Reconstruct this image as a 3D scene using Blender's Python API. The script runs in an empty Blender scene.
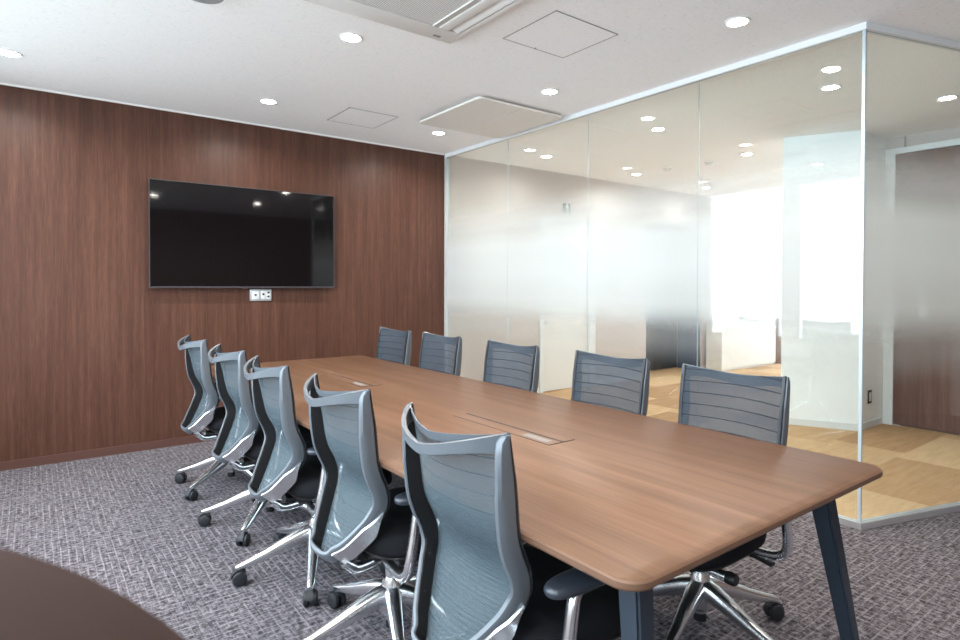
import bpy, bmesh, math, random
from mathutils import Vector, Matrix
random.seed(4)
scene = bpy.context.scene
COL = scene.collection
PI = math.pi
H = 2.65

# ------------------------------------------------------------------ colours and materials
def s2l(c):
    c = c / 255.0
    return c / 12.92 if c <= 0.04045 else ((c + 0.055) / 1.055) ** 2.4
def rgb(r, g, b):
    return (s2l(r), s2l(g), s2l(b), 1.0)

class NT:
    def __init__(self, name):
        self.m = bpy.data.materials.new(name)
        self.m.use_nodes = True
        self.t = self.m.node_tree
        for n in list(self.t.nodes):
            self.t.nodes.remove(n)
        self.out = self.n('ShaderNodeOutputMaterial')
    def n(self, typ, ins=None, **kw):
        nd = self.t.nodes.new(typ)
        for k, v in kw.items():
            setattr(nd, k, v)
        for k, v in (ins or {}).items():
            self.set(nd, k, v)
        return nd
    def set(self, nd, k, v):
        sock = nd.inputs[k]
        if isinstance(v, bpy.types.NodeSocket):
            self.t.links.new(v, sock)
        elif isinstance(v, bpy.types.Node):
            self.t.links.new(v.outputs[0], sock)
        else:
            sock.default_value = v
    def math(self, op, a, b=None, c=None, clamp=False):
        nd = self.n('ShaderNodeMath', operation=op)
        nd.use_clamp = clamp
        for i, v in enumerate((a, b, c)):
            if v is not None:
                self.set(nd, i, v)
        return nd.outputs[0]
    def mixc(self, f, a, b, mode='MIX'):
        nd = self.n('ShaderNodeMix', data_type='RGBA', blend_type=mode)
        self.set(nd, 0, f); self.set(nd, 6, a); self.set(nd, 7, b)
        return nd.outputs[2]
    def coord(self, out='Object'):
        return self.n('ShaderNodeTexCoord').outputs[out]
    def mapping(self, vec, scale=(1, 1, 1), loc=(0, 0, 0), rot=(0, 0, 0)):
        nd = self.n('ShaderNodeMapping')
        self.set(nd, 'Vector', vec)
        nd.inputs['Scale'].default_value = scale
        nd.inputs['Location'].default_value = loc
        nd.inputs['Rotation'].default_value = rot
        return nd.outputs[0]
    def noise(self, vec, scale, detail=2.0, rough=0.5, dist=0.0):
        nd = self.n('ShaderNodeTexNoise', {'Vector': vec, 'Scale': scale, 'Detail': detail, 'Roughness': rough, 'Distortion': dist})
        return nd.outputs[0]
    def ramp(self, fac, stops, interp='LINEAR'):
        nd = self.n('ShaderNodeValToRGB')
        self.set(nd, 0, fac)
        cr = nd.color_ramp
        cr.interpolation = interp
        while len(cr.elements) < len(stops):
            cr.elements.new(0.5)
        for e, (p, c) in zip(cr.elements, stops):
            e.position = p
            e.color = c if not isinstance(c, (int, float)) else (c, c, c, 1)
        return nd.outputs[0]
    def bsdf(self, color, rough=0.5, metal=0.0, spec=0.5, normal=None, **kw):
        nd = self.n('ShaderNodeBsdfPrincipled', {'Base Color': color, 'Roughness': rough, 'Metallic': metal, 'Specular IOR Level': spec})
        if normal is not None:
            self.set(nd, 'Normal', normal)
        for k, v in kw.items():
            self.set(nd, k, v)
        return nd.outputs[0]
    def bump(self, h, strength=0.2, dist=0.01):
        return self.n('ShaderNodeBump', {'Height': h, 'Strength': strength, 'Distance': dist}).outputs[0]
    def done(self, shader):
        self.t.links.new(shader, self.out.inputs['Surface'])
        return self.m

def simple(name, color, rough=0.5, metal=0.0, spec=0.5, var=0.06, vscale=30.0, **kw):
    k = NT(name)
    nz = k.noise(k.coord(), vscale, 3.0)
    dark = tuple(c * (1 - var) for c in color[:3]) + (1,)
    lite = tuple(min(1, c * (1 + var)) for c in color[:3]) + (1,)
    return k.done(k.bsdf(k.mixc(nz, dark, lite), rough, metal, spec, **kw))

def emit(name, color, strength):
    k = NT(name)
    e = k.n('ShaderNodeEmission', {'Color': color, 'Strength': strength})
    return k.done(e.outputs[0])

def wood(name, c0, c1, c2, axis='z', scale=1.0, rough=0.4, spec=0.5, fine=0.35):
    k = NT(name)
    v = k.coord()
    st = {'z': (1, 1, .035), 'y': (1, .03, 1), 'x': (.03, 1, 1)}[axis]
    big = k.noise(k.mapping(v, tuple(s * 9 * scale for s in st)), 1.0, 5.0, .6, .6)
    mid = k.noise(k.mapping(v, tuple(s * 38 * scale for s in st)), 1.0, 4.0, .6, .3)
    fin = k.noise(k.mapping(v, tuple(s * 240 * scale for s in st)), 1.0, 2.0, .6)
    a = k.math('MULTIPLY_ADD', mid, .55, k.math('MULTIPLY', big, .45))
    a = k.math('ADD', a, k.math('MULTIPLY', k.math('SUBTRACT', fin, .5), fine))
    col = k.ramp(a, [(.30, c0), (.50, c1), (.70, c2)])
    nb = k.bump(fin, .05, .002)
    return k.done(k.bsdf(col, rough, 0, spec, nb))

M = {}
M['wall_wood'] = wood('walnut_panel', rgb(63, 39, 31), rgb(79, 51, 40), rgb(95, 64, 52), 'z', 1.0, .42, .25, .5)
M['door_wood'] = wood('dark_door_wood', rgb(83, 56, 49), rgb(105, 74, 65), rgb(124, 91, 81), 'z', .9, .4, .4)
M['table_wood'] = wood('table_walnut', rgb(77, 54, 39), rgb(97, 70, 52), rgb(114, 84, 65), 'y', .55, .42, .18, .26)
M['table_edge'] = simple('table_edge_band', rgb(101, 74, 58), .4, 0, .3)
M['skirting'] = simple('dark_skirting', rgb(84, 54, 46), .5)
M['brown_wood'] = wood('counter_wood', rgb(120, 80, 58), rgb(150, 102, 74), rgb(172, 122, 92), 'z', .8, .5, .4)

def carpet():
    k = NT('grey_carpet')
    v = k.coord()
    sep = k.n('ShaderNodeSeparateXYZ', {0: v})
    x, y = sep.outputs[0], sep.outputs[1]
    def lines(c, along, per, ph):
        # thin pale yarn lines, interrupted along their length
        w = k.noise(k.mapping(v, (3, 3, 1), (ph, 0, 0)), 2.0, 2.0)
        t = k.math('FRACT', k.math('MULTIPLY_ADD', c, 1 / per, k.math('MULTIPLY', w, .35)))
        d = k.math('ABSOLUTE', k.math('SUBTRACT', t, .5))
        l = k.math('SUBTRACT', 1.0, k.math('MULTIPLY', d, 6.0), clamp=True)
        sc = (45, 9, 1) if along == 'y' else (9, 45, 1)
        brk = k.noise(k.mapping(v, sc, (ph * 3, ph, 0)), 1.0, 2.0)
        b = k.math('MULTIPLY', k.math('SUBTRACT', brk, .38), 5.0, clamp=True)
        return k.math('MULTIPLY', l, b)
    lx = lines(x, 'y', .030, 1.3)
    ly = lines(y, 'x', .030, 4.1)
    dk = k.math('MAXIMUM', lines(x, 'y', .019, 2.2), lines(y, 'x', .019, 5.7))
    sel = k.noise(v, 1.1, 1.0)
    sel = k.math('MULTIPLY_ADD', k.math('SUBTRACT', sel, .5), 4.0, .5, clamp=True)
    ln = k.math('MAXIMUM', k.math('MULTIPLY', lx, k.math('MULTIPLY_ADD', sel, .5, .5)),
                k.math('MULTIPLY', ly, k.math('MULTIPLY_ADD', sel, -.5, 1.0)))
    sp = k.noise(v, 52.0, 2.0, .6)
    sp2 = k.noise(v, 190.0, 1.0, .6)
    blot = k.noise(k.mapping(v, (1, 1, 1), (7, 3, 0)), 26.0, 2.0, .6)
    base = k.math('ADD', k.math('MULTIPLY', sp, .55), k.math('MULTIPLY_ADD', sp2, .25, k.math('MULTIPLY', blot, .25)))
    col = k.ramp(base, [(.38, rgb(34, 31, 34)), (.50, rgb(79, 74, 77)), (.62, rgb(120, 114, 119))])
    col = k.mixc(k.math('MULTIPLY', dk, .62), col, rgb(34, 32, 36))
    col = k.mixc(k.math('MULTIPLY', ln, .55), col, rgb(158, 152, 157))
    nb = k.bump(k.math('ADD', base, k.math('MULTIPLY', ln, .5)), .5, .006)
    return k.done(k.bsdf(col, .95, 0, .1, nb))
M['carpet'] = carpet()

def hall_carpet():
    k = NT('brown_carpet_tiles')
    v = k.coord()
    br = k.n('ShaderNodeTexBrick', {'Vector': k.mapping(v, (1, 1, 1), (.15, .05, 0)), 'Color1': (0, 0, 0, 1), 'Color2': (1, 1, 1, 1), 'Mortar': (.5, .5, .5, 1),
                                    'Scale': 1.0, 'Mortar Size': 0.0, 'Brick Width': .5, 'Row Height': .5})
    br.offset = .33
    tone = br.outputs['Color']
    streak = k.noise(k.mapping(v, (2, 16, 1)), 1.6, 4.0, .65)
    grain = k.noise(v, 120.0, 2.0)
    f = k.math('ADD', k.math('MULTIPLY', tone, .52), k.math('MULTIPLY_ADD', streak, .5, k.math('MULTIPLY', grain, .16)))
    col = k.ramp(f, [(.22, rgb(145, 108, 77)), (.52, rgb(178, 140, 103)), (.85, rgb(204, 170, 132))])
    return k.done(k.bsdf(col, .9, 0, .15, k.bump(grain, .3, .004)))
M['hall_carpet'] = hall_carpet()

def ceiling_mat():
    k = NT('fissured_ceiling_board')
    v = k.coord()
    n1 = k.noise(v, 55.0, 3.0, .7)
    f = k.ramp(n1, [(.28, rgb(232, 229, 228)), (.40, rgb(248, 245, 244)), (.6, rgb(251, 248, 247))])
    return k.done(k.bsdf(f, .9, 0, .2, k.bump(n1, .15, .003)))
M['ceiling'] = ceiling_mat()
M['white_wall'] = simple('white_wallpaper', rgb(197, 184, 178), .8, 0, .2, .015, 60)
M['pillar_paint'] = simple('white_pillar_paint', rgb(246, 246, 246), .7, 0, .3, .01)
M['dark_wall'] = simple('dark_rear_wall', rgb(122, 104, 95), .8, 0, .2)
M['white_paint'] = simple('white_painted_metal', rgb(224, 224, 224), .5, 0, .3, .01)
M['white_plastic'] = simple('warm_white_plastic', rgb(224, 220, 216), .5, 0, .4, .015)
M['cream_plastic'] = simple('cream_panel', rgb(226, 219, 211), .55, 0, .3, .015)
M['slot'] = simple('dark_slot', rgb(40, 38, 38), .8)
M['greyline'] = simple('grey_reveal', rgb(150, 146, 142), .7)
M['alu_frame'] = simple('satin_aluminium', rgb(222, 223, 224), .30, .75, .5, .02)
M['chrome'] = simple('polished_aluminium', rgb(236, 238, 240), .26, 1.0, .5, .02)
M['grey_shell'] = simple('silver_grey_plastic', rgb(90, 94, 99), .36, .15, .5, .03)
M['black_plastic'] = simple('black_plastic', rgb(24, 23, 24), .42)
M['carrier'] = simple('black_mesh_carrier', rgb(30, 27, 27), .45)
M['black_fabric'] = simple('black_seat_fabric', rgb(20, 20, 23), .85, 0, .2, .3, 300)
M['arm_pad'] = simple('dark_arm_pad', rgb(46, 50, 57), .32)
M['navy_metal'] = simple('dark_navy_metal', rgb(44, 52, 62), .4, .2, .5)
M['rubber'] = simple('caster_rubber', rgb(30, 31, 34), .55)
M['screen'] = simple('black_glossy_screen', rgb(9, 7, 9), .05, 0, .5, .02)
M['bezel'] = simple('tv_bezel', rgb(70, 66, 70), .35, .3)
M['leather'] = simple('brown_leather', rgb(52, 40, 38), .85, 0, .12, .06, 40)
M['dark_door'] = simple('charcoal_lift_door', rgb(46, 46, 50), .3, .2, .5)
M['navy_panel'] = simple('navy_side_panel', rgb(52, 66, 92), .4, 0, .4)
M['post_grey'] = simple('pale_grey_post', rgb(176, 176, 174), .5)
M['tab_grey'] = simple('mid_grey_tab', rgb(118, 114, 110), .6)
M['silver'] = simple('silver_plate', rgb(190, 196, 198), .3, .5, .5)
M['sign_green'] = simple('dark_green_sign', rgb(56, 70, 62), .5)
M['leaf'] = simple('plant_leaf', rgb(120, 160, 92), .5, 0, .4, .3, 8)
M['soil'] = simple('planter_soil', rgb(70, 54, 42), .9)
M['speaker_grey'] = simple('grey_speaker', rgb(150, 150, 150), .6)
M['lamp_glow'] = emit('downlight_lens', (1.0, .94, .86, 1), 90.0)
M['glass_edge'] = simple('glass_edge', rgb(186, 196, 200), .2, 0, .5, .02)

def mesh_fabric(front):
    k = NT('grey_back_mesh')
    v = k.coord()
    z = k.n('ShaderNodeSeparateXYZ', {0: v}).outputs[2]
    def ln(per, w, ph):
        t = k.math('FRACT', k.math('MULTIPLY_ADD', z, 1 / per, ph))
        d = k.math('ABSOLUTE', k.math('SUBTRACT', t, .5))
        return k.math('LESS_THAN', d, w / per / 2)
    seam = ln(.046, .0036, .2) if front else 0.0
    fz = k.math('FRACT', k.math('MULTIPLY', z, 1 / .0105))
    fine = k.math('ABSOLUTE', k.math('MULTIPLY_ADD', fz, 2.0, -1.0))
    nz = k.noise(k.mapping(v, (1, 12, 160)), 3.0, 2.0)
    f = k.math('MULTIPLY_ADD', fine, .6, k.math('MULTIPLY', nz, .4))
    col = k.mixc(f, *((rgb(49, 56, 67), rgb(67, 75, 84)) if front else (rgb(65, 76, 81), rgb(89, 101, 107))))
    if front:
        col = k.mixc(seam, col, rgb(26, 29, 37))
    b = k.bsdf(col, .7, 0, .3)
    tr = k.n('ShaderNodeBsdfTransparent').outputs[0]
    hole = k.math('MULTIPLY', k.math('SUBTRACT', 1.0, seam), .40 if front else .34)
    mx = k.n('ShaderNodeMixShader', {0: hole, 1: b, 2: tr}).outputs[0]
    return k.done(mx)
M['mesh'] = mesh_fabric(True)
M['mesh_rear'] = mesh_fabric(False)

def glass(name, film=False):
    k = NT(name)
    lw = k.n('ShaderNodeLayerWeight', {'Blend': .5}).outputs['Facing']
    fr = k.math('MULTIPLY_ADD', k.math('POWER', lw, 5.0), .9, .042, clamp=True)
    tr = k.n('ShaderNodeBsdfTransparent', {'Color': (.945, .985, .980, 1)}).outputs[0]
    gl = k.n('ShaderNodeBsdfGlossy', {'Color': (1, 1, 1, 1), 'Roughness': 0.0}).outputs[0]
    if film:
        z = k.n('ShaderNodeSeparateXYZ', {0: k.coord()}).outputs[2]
        t = k.math('MULTIPLY', z, 1 / 2.65)
        q = lambda h: h / 2.65
        g = k.ramp(t, [(q(.70), 0.0), (q(.93), .24), (q(1.18), .90), (q(1.42), .985), (q(1.62), .95), (q(1.80), .55), (q(2.12), 0.0)], 'EASE')
        # the film is a print of tiny white dots, denser towards the middle of the band
        cell = k.n('ShaderNodeVectorMath', {0: k.coord(), 1: (900.0, 900.0, 900.0)}, operation='MULTIPLY').outputs[0]
        cell = k.n('ShaderNodeVectorMath', {0: cell}, operation='FLOOR').outputs[0]
        wn = k.n('ShaderNodeTexWhiteNoise', {'Vector': cell}, noise_dimensions='3D').outputs['Value']
        j = k.math('MULTIPLY', k.math('SUBTRACT', wn, .5), k.math('MULTIPLY', k.math('SUBTRACT', 1.0, g), 1.4))
        g = k.math('MULTIPLY', g, k.math('ADD', j, 1.0), clamp=True)
        df = k.n('ShaderNodeBsdfDiffuse', {'Color': (.56, .58, .575, 1)}).outputs[0]
        tl = k.n('ShaderNodeBsdfTranslucent', {'Color': (.56, .58, .575, 1)}).outputs[0]
        wh = k.n('ShaderNodeMixShader', {0: .5, 1: df, 2: tl}).outputs[0]
        tr = k.n('ShaderNodeMixShader', {0: g, 1: tr, 2: wh}).outputs[0]
    mx = k.n('ShaderNodeMixShader', {0: fr, 1: tr, 2: gl}).outputs[0]
    return k.done(mx)
M['glass'] = glass('clear_glass')
M['film_glass'] = glass('gradient_film_glass', True)

def grille():
    k = NT('perforated_grille')
    v = k.coord()
    vo = k.n('ShaderNodeTexChecker', {'Vector': k.mapping(v, (1, 1, 1), (0, 0, 0), (0, 0, PI / 4)), 'Scale': 130.0, 'Color1': rgb(238, 236, 233), 'Color2': rgb(176, 173, 170)})
    return k.done(k.bsdf(vo.outputs[0], .6))
M['grille'] = grille()

# ------------------------------------------------------------------ mesh helpers
class MB:
    """collects shapes into one mesh"""
    def __init__(self):
        self.b = bmesh.new()
        self.mi = 0
    def face(self, vs):
        try:
            f = self.b.faces.new(vs)
            f.material_index = self.mi
            return f
        except ValueError:
            return None
    def merge(self, other, mat=None):
        me = bpy.data.meshes.new('tmp')
        other.to_mesh(me); other.free()
        if mat is not None:
            me.transform(mat)
        for p in me.polygons:
            p.material_index = self.mi
        self.b.from_mesh(me)
        bpy.data.meshes.remove(me)
        return self
    def box(self, c, s, r=0.0, seg=2, rot=None):
        t = bmesh.new()
        bmesh.ops.create_cube(t, size=1.0)
        for v in t.verts:
            v.co = Vector((v.co.x * s[0], v.co.y * s[1], v.co.z * s[2]))
        if r > 0:
            bmesh.ops.bevel(t, geom=list(t.edges), offset=r, segments=seg, profile=.5, affect='EDGES')
        m = Matrix.Translation(Vector(c))
        if rot is not None:
            m = m @ rot
        return self.merge(t, m)
    def lohi(self, lo, hi, r=0.0, seg=2):
        return self.box([(a + b) / 2 for a, b in zip(lo, hi)], [b - a for a, b in zip(lo, hi)], r, seg)
    def rings(self, rings, closed=True, cap=True):
        """loft between rings of equal length"""
        R = [[self.b.verts.new(p) for p in ring] for ring in rings]
        n = len(R[0])
        for a, c in zip(R[:-1], R[1:]):
            for i in range(n if closed else n - 1):
                j = (i + 1) % n
                self.face((a[i], a[j], c[j], c[i]))
        if cap and closed:
            self.face(list(reversed(R[0])))
            self.face(R[-1])
        return self
    def loop_rings(self, rings):
        R = [[self.b.verts.new(p) for p in ring] for ring in rings]
        n = len(R[0])
        for q in range(len(R)):
            a, c = R[q], R[(q + 1) % len(R)]
            for i in range(n):
                j = (i + 1) % n
                self.face((a[i], a[j], c[j], c[i]))
        return self
    def lathe(self, prof, n=24, c=(0, 0, 0), axis='z', cap=True):
        rings = []
        for r, h in prof:
            ring = []
            for i in range(n):
                a = 2 * PI * i / n
                p = (r * math.cos(a), r * math.sin(a), h)
                if axis == 'y':
                    p = (p[0], p[2], -p[1])
                elif axis == 'x':
                    p = (p[2], p[1], -p[0])
                ring.append(Vector(p) + Vector(c))
            rings.append(ring)
        return self.rings(rings, True, cap)
    def tube(self, pts, sec, up=(0, 0, 1), n=12):
        """sec: list of (width, height) half sizes per point; superelliptic section"""
        pts = [Vector(p) for p in pts]
        rings = []
        for i, p in enumerate(pts):
            d = (pts[min(i + 1, len(pts) - 1)] - pts[max(i - 1, 0)]).normalized()
            u = Vector(up)
            s = d.cross(u)
            if s.length < 1e-4:
                s = d.cross(Vector((1, 0, 0)))
            s.normalize()
            u = s.cross(d).normalized()
            w, h = sec[i] if isinstance(sec, list) else sec
            ring = []
            for k in range(n):
                a = 2 * PI * k / n
                ca, sa = math.cos(a), math.sin(a)
                ca = math.copysign(abs(ca) ** .7, ca); sa = math.copysign(abs(sa) ** .7, sa)
                ring.append(p + s * (w * ca) + u * (h * sa))
            rings.append(ring)
        return self.rings(rings)
    def prism(self, poly, z0, z1):
        a = [self.b.verts.new((x, y, z0)) for x, y in poly]
        c = [self.b.verts.new((x, y, z1)) for x, y in poly]
        n = len(poly)
        for i in range(n):
            j = (i + 1) % n
            self.face((a[i], a[j], c[j], c[i]))
        self.face(list(reversed(a))); self.face(c)
        return self
    def build(self, name, mat, parent=None, smooth=True, ang=40):
        bmesh.ops.recalc_face_normals(self.b, faces=list(self.b.faces))
        me = bpy.data.meshes.new(name)
        self.b.to_mesh(me); self.b.free()
        for m in (mat if isinstance(mat, (list, tuple)) else [mat]):
            me.materials.append(m)
        if smooth:
            for p in me.polygons:
                p.use_smooth = True
            try:
                me.set_sharp_from_angle(angle=math.radians(ang))
            except Exception:
                pass
        o = bpy.data.objects.new(name, me)
        COL.objects.link(o)
        if parent is not None:
            o.parent = parent
        return o

def tag(o, label=None, cat=None, group=None, kind=None):
    if label: o['label'] = label
    if cat: o['category'] = cat
    if group: o['group'] = group
    if kind: o['kind'] = kind
    return o
def empty(name, loc=(0, 0, 0), rz=0.0):
    o = bpy.data.objects.new(name, None)
    o.empty_display_size = .1
    COL.objects.link(o)
    o.location = loc
    o.rotation_euler = (0, 0, rz)
    return o
def copy_tree(o, parent=None):
    c = o.copy()
    COL.objects.link(c)
    if parent is not None:
        c.parent = parent
    for ch in list(o.children):
        copy_tree(ch, c)
    return c
def crom(P, t):
    """Catmull-Rom through tuples, t in 0..len-1"""
    i = min(int(t), len(P) - 2); f = t - i
    p0, p1, p2, p3 = P[max(i - 1, 0)], P[i], P[i + 1], P[min(i + 2, len(P) - 1)]
    return tuple(.5 * (2 * b + (c - a) * f + (2 * a - 5 * b + 4 * c - d) * f * f + (3 * b - a - 3 * c + d) * f ** 3) for a, b, c, d in zip(p0, p1, p2, p3))
def rounded_rect(x0, y0, x1, y1, r, n=8):
    out = []
    for cx, cy, a0 in ((x1 - r, y1 - r, 0), (x0 + r, y1 - r, PI / 2), (x0 + r, y0 + r, PI), (x1 - r, y0 + r, 1.5 * PI)):
        for i in range(n + 1):
            a = a0 + PI / 2 * i / n
            out.append((cx + r * math.cos(a), cy + r * math.sin(a)))
    return out

# ------------------------------------------------------------------ setting
GX, GY = 2.85, -4.80          # where the angled glass ends
def struct(mb, name, mat, label=None, cat=None, parent=None, smooth=False):
    o = mb.build(name, mat, parent, smooth)
    if parent is None:
        tag(o, label, cat, None, 'structure')
    return o

struct(MB().prism([(-4.4, 0), (0, 0), (0, -3.93), (GX, GY), (GX, -6.7), (-4.4, -6.7)][::-1], -.1, 0), 'floor', M['carpet'],
       'grey woven carpet of the meeting room', 'floor')
struct(MB().prism([(0, .5), (7.4, .5), (7.4, -3.2), (2.9, -3.2), (2.9, -4.81), (GX, GY), (0, -3.93)][::-1], -.1, 0), 'floor', M['hall_carpet'],
       'tan and brown tiled carpet of the hall beyond the glass', 'floor')
struct(MB().prism([(-4.5, .6), (7.5, .6), (7.5, -6.8), (-4.5, -6.8)][::-1], H, H + .1), 'ceiling', M['ceiling'],
       'pale fissured board ceiling', 'ceiling')
struct(MB().lohi((-4.4, 0, 0), (-.005, .12, H)), 'wall_back', M['wall_wood'], 'walnut panelled wall behind the television', 'wall')
struct(MB().lohi((-4.4, -.012, 0), (-.03, 0, .06)), 'baseboard_back', M['skirting'], 'dark wood skirting below the walnut wall', 'baseboard')
struct(MB().lohi((-4.4, -.008, H - .012), (-.03, 0, H)), 'trim_1', M['white_plastic'], 'thin white trim between walnut wall and ceiling', 'trim')
# rear wall and right closing wall (behind the camera)
struct(MB().lohi((-4.4, -6.72, 0), (GX + .05, -6.6, H)), 'wall_front', M['dark_wall'], 'brown wall behind the photographer', 'wall')
struct(MB().lohi((GX, -6.6, 0), (GX + .12, GY - .03, H)), 'wall_right', M['white_wall'], 'white wall closing the room beyond the angled glass', 'wall')

# window wall on the left
WX = -4.3
wins = [(-.33, -1.42), (-1.58, -2.67), (-2.83, -3.92), (-4.08, -5.17), (-5.33, -6.42)]
WZ0, WZ1 = .58, 2.61
w = MB()
w.lohi((WX - .15, -6.7, 0), (WX, .12, WZ0)); w.lohi((WX - .15, -6.7, WZ1), (WX, .12, H))
edges = [.12] + [e for p in wins for e in p] + [-6.7]
for a, b in zip(edges[0::2], edges[1::2]):
    w.lohi((WX - .15, b, WZ0), (WX, a, WZ1))
struct(w, 'wall_left', M['white_wall'], 'white outer wall with tall windows', 'wall')
for i, (a, b) in enumerate(wins):
    f = MB()
    for lo, hi in (((WX - .10, b, WZ0), (WX - .04, b + .035, WZ1)), ((WX - .10, a - .035, WZ0), (WX - .04, a, WZ1)),
                   ((WX - .10, b + .035, WZ0), (WX - .04, a - .035, WZ0 + .04)), ((WX - .10, b + .035, WZ1 - .04), (WX - .04, a - .035, WZ1))):
        f.lohi(lo, hi)
    fo = struct(f, 'window_%d' % (i + 1), M['alu_frame'], 'tall aluminium window in the outer wall, %s from the walnut wall' % ('first', 'second', 'third', 'fourth', 'fifth')[i], 'window')
    struct(MB().lohi((WX - .074, b + .035, WZ0 + .04), (WX - .066, a - .035, WZ1 - .04)), 'window_pane', M['glass'], parent=fo)
    L = bpy.data.lights.new('window_daylight_portal', 'AREA')
    L.shape = 'RECTANGLE'; L.size = a - b; L.size_y = WZ1 - WZ0
    L.cycles.is_portal = True
    lo = bpy.data.objects.new('window_daylight_portal', L); COL.objects.link(lo)
    lo.location = (WX - .12, (a + b) / 2, (WZ0 + WZ1) / 2)
    lo.rotation_euler = (PI / 2, 0, -PI / 2)

# hall walls
w = MB()
w.lohi((.035, 0, 0), (1.34, .5, H)); w.lohi((1.34, .05, 0), (2.30, .5, H)); w.lohi((1.34, 0, 2.10), (2.30, .05, H)); w.lohi((2.30, 0, 0), (3.34, .5, H))
w.lohi((3.34, .40, 0), (4.66, .5, H)); w.lohi((3.34, 0, 2.16), (4.66, .40, H)); w.lohi((4.66, 0, 0), (7.3, .5, H))
struct(w, 'wall_hall_rear', M['white_wall'], 'white hall wall with a doorway and a dark recess, beyond the glass', 'wall')
struct(MB().lohi((2.30, -.008, 0), (3.34, 0, .06)).lohi((4.66, -.008, 0), (7.3, 0, .06)).lohi((.04, -.008, 0), (1.33, 0, .06)), 'baseboard_hall', M['white_paint'], 'white skirting along the hall wall', 'baseboard')
# far hall window wall
w = MB()
w.lohi((7.3, -3.2, 0), (7.45, .5, .28)); w.lohi((7.3, -3.2, 2.45), (7.45, .5, H))
w.lohi((7.3, -3.2, .28), (7.45, -3.0, 2.45)); w.lohi((7.3, .2, .28), (7.45, .5, 2.45))
struct(w, 'wall_hall_end', M['white_wall'], 'white end wall of the hall around its wide window', 'wall')
f = MB()
for lo, hi in (((7.33, -3.0, .28), (7.40, -2.95, 2.45)), ((7.33, .15, .28), (7.40, .2, 2.45)), ((7.30, -3.0, .28), (7.40, .2, .335)), ((7.33, -3.0, 2.40), (7.40, .2, 2.45)), ((7.33, -1.43, .33), (7.40, -1.37, 2.40))):
    f.lohi(lo, hi)
fo = struct(f, 'window_6', M['greyline'], 'wide bright window at the far end of the hall', 'window')
struct(MB().lohi((7.36, -2.95, .335), (7.368, -1.43, 2.40)).lohi((7.36, -1.37, .335), (7.368, .15, 2.40)), 'window_pane', M['glass'], parent=fo)
L = bpy.data.lights.new('hall_daylight_portal', 'AREA')
L.shape = 'RECTANGLE'; L.size = 3.2; L.size_y = 2.2; L.cycles.is_portal = True
lo = bpy.data.objects.new('hall_daylight_portal', L); COL.objects.link(lo)
lo.location = (7.43, -1.4, 1.37); lo.rotation_euler = (PI / 2, 0, PI / 2)
# block of wall with the pillar, and the wall that carries the dark wood doors
struct(MB().prism([(2.08, -2.49), (2.35, -3.045), (2.87, -3.045), (2.87, -2.49)], 0, H), 'wall_pillar', M['pillar_paint'], 'white square pillar standing in the hall behind the glass corner', 'pillar')
struct(MB().prism([(2.072, -2.482), (2.344, -3.053), (2.872, -3.053), (2.872, -3.046), (2.349, -3.046), (2.079, -2.482)], 0, .06), 'baseboard_pillar', M['white_paint'], 'white skirting round the foot of the pillar', 'baseboard')
struct(MB().lohi((2.8705, -3.2, 0), (7.3, -3.045, H)), 'wall_hall_near', M['white_wall'], 'white hall wall running away behind the pillar', 'wall')
struct(MB().lohi((2.9, GY - .03, 0), (3.02, -3.2, H)), 'wall_door_side', M['white_wall'], 'wall behind the dark wood door panels', 'wall')

# glass partition
GT = .010
def pane(p0, p1, name, label, h0=.035, h1=H - .0365):
    p0 = Vector((p0[0], p0[1], 0)); p1 = Vector((p1[0], p1[1], 0))
    d = (p1 - p0); L_ = d.length; d.normalize()
    n = Vector((-d.y, d.x, 0))           # towards the hall for the way the panes are listed
    mb = MB()
    P = [p0 + d * .0004, p1 - d * .0004]
    vs = {}
    for i, p in enumerate(P):
        for s in (-1, 1):
            for k, z in enumerate((h0, h1)):
                vs[i, s, k] = mb.b.verts.new(p + n * (s * GT / 2) + Vector((0, 0, z)))
    def q(mi, *ks):
        mb.mi = mi
        mb.face([vs[k] for k in ks])
    q(0, (0, -1, 0), (1, -1, 0), (1, -1, 1), (0, -1, 1))
    q(1, (0, 1, 0), (1, 1, 0), (1, 1, 1), (0, 1, 1))
    q(2, (0, -1, 0), (0, 1, 0), (0, 1, 1), (0, -1, 1)); q(2, (1, -1, 0), (1, 1, 0), (1, 1, 1), (1, -1, 1))
    q(2, (0, -1, 0), (1, -1, 0), (1, 1, 0), (0, 1, 0)); q(2, (0, -1, 1), (1, -1, 1), (1, 1, 1), (0, 1, 1))
    o = mb.build(name, [M['glass'], M['film_glass'], M['glass_edge']], None, False)
    tag(o, label, 'glass partition', None, 'structure')
js = [-.035, -1.02, -2.0, -2.965, -3.925]
names = ['frosted band glass pane beside the walnut wall', 'frosted band glass pane in front of the hall doorway', 'frosted band glass pane in front of the dark recess', 'frosted band glass pane ending at the partition corner']
for i in range(4):
    pane((0, js[i + 1]), (0, js[i]), 'window_%d' % (7 + i), names[i])
gd = Vector((GX, GY + 3.93, 0)); gl_len = gd.length; gd.normalize()
cut = [0.006, 1.2, 2.4, gl_len - .03]
gn = ['angled glass pane meeting the partition corner', 'angled glass pane past the partition corner', 'last angled glass pane by the closing wall']
for i in range(3):
    a = Vector((0, -3.93, 0)) + gd * cut[i]; b = Vector((0, -3.93, 0)) + gd * cut[i + 1]
    pane((b.x, b.y), (a.x, a.y), 'window_%d' % (11 + i), gn[i])
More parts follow.
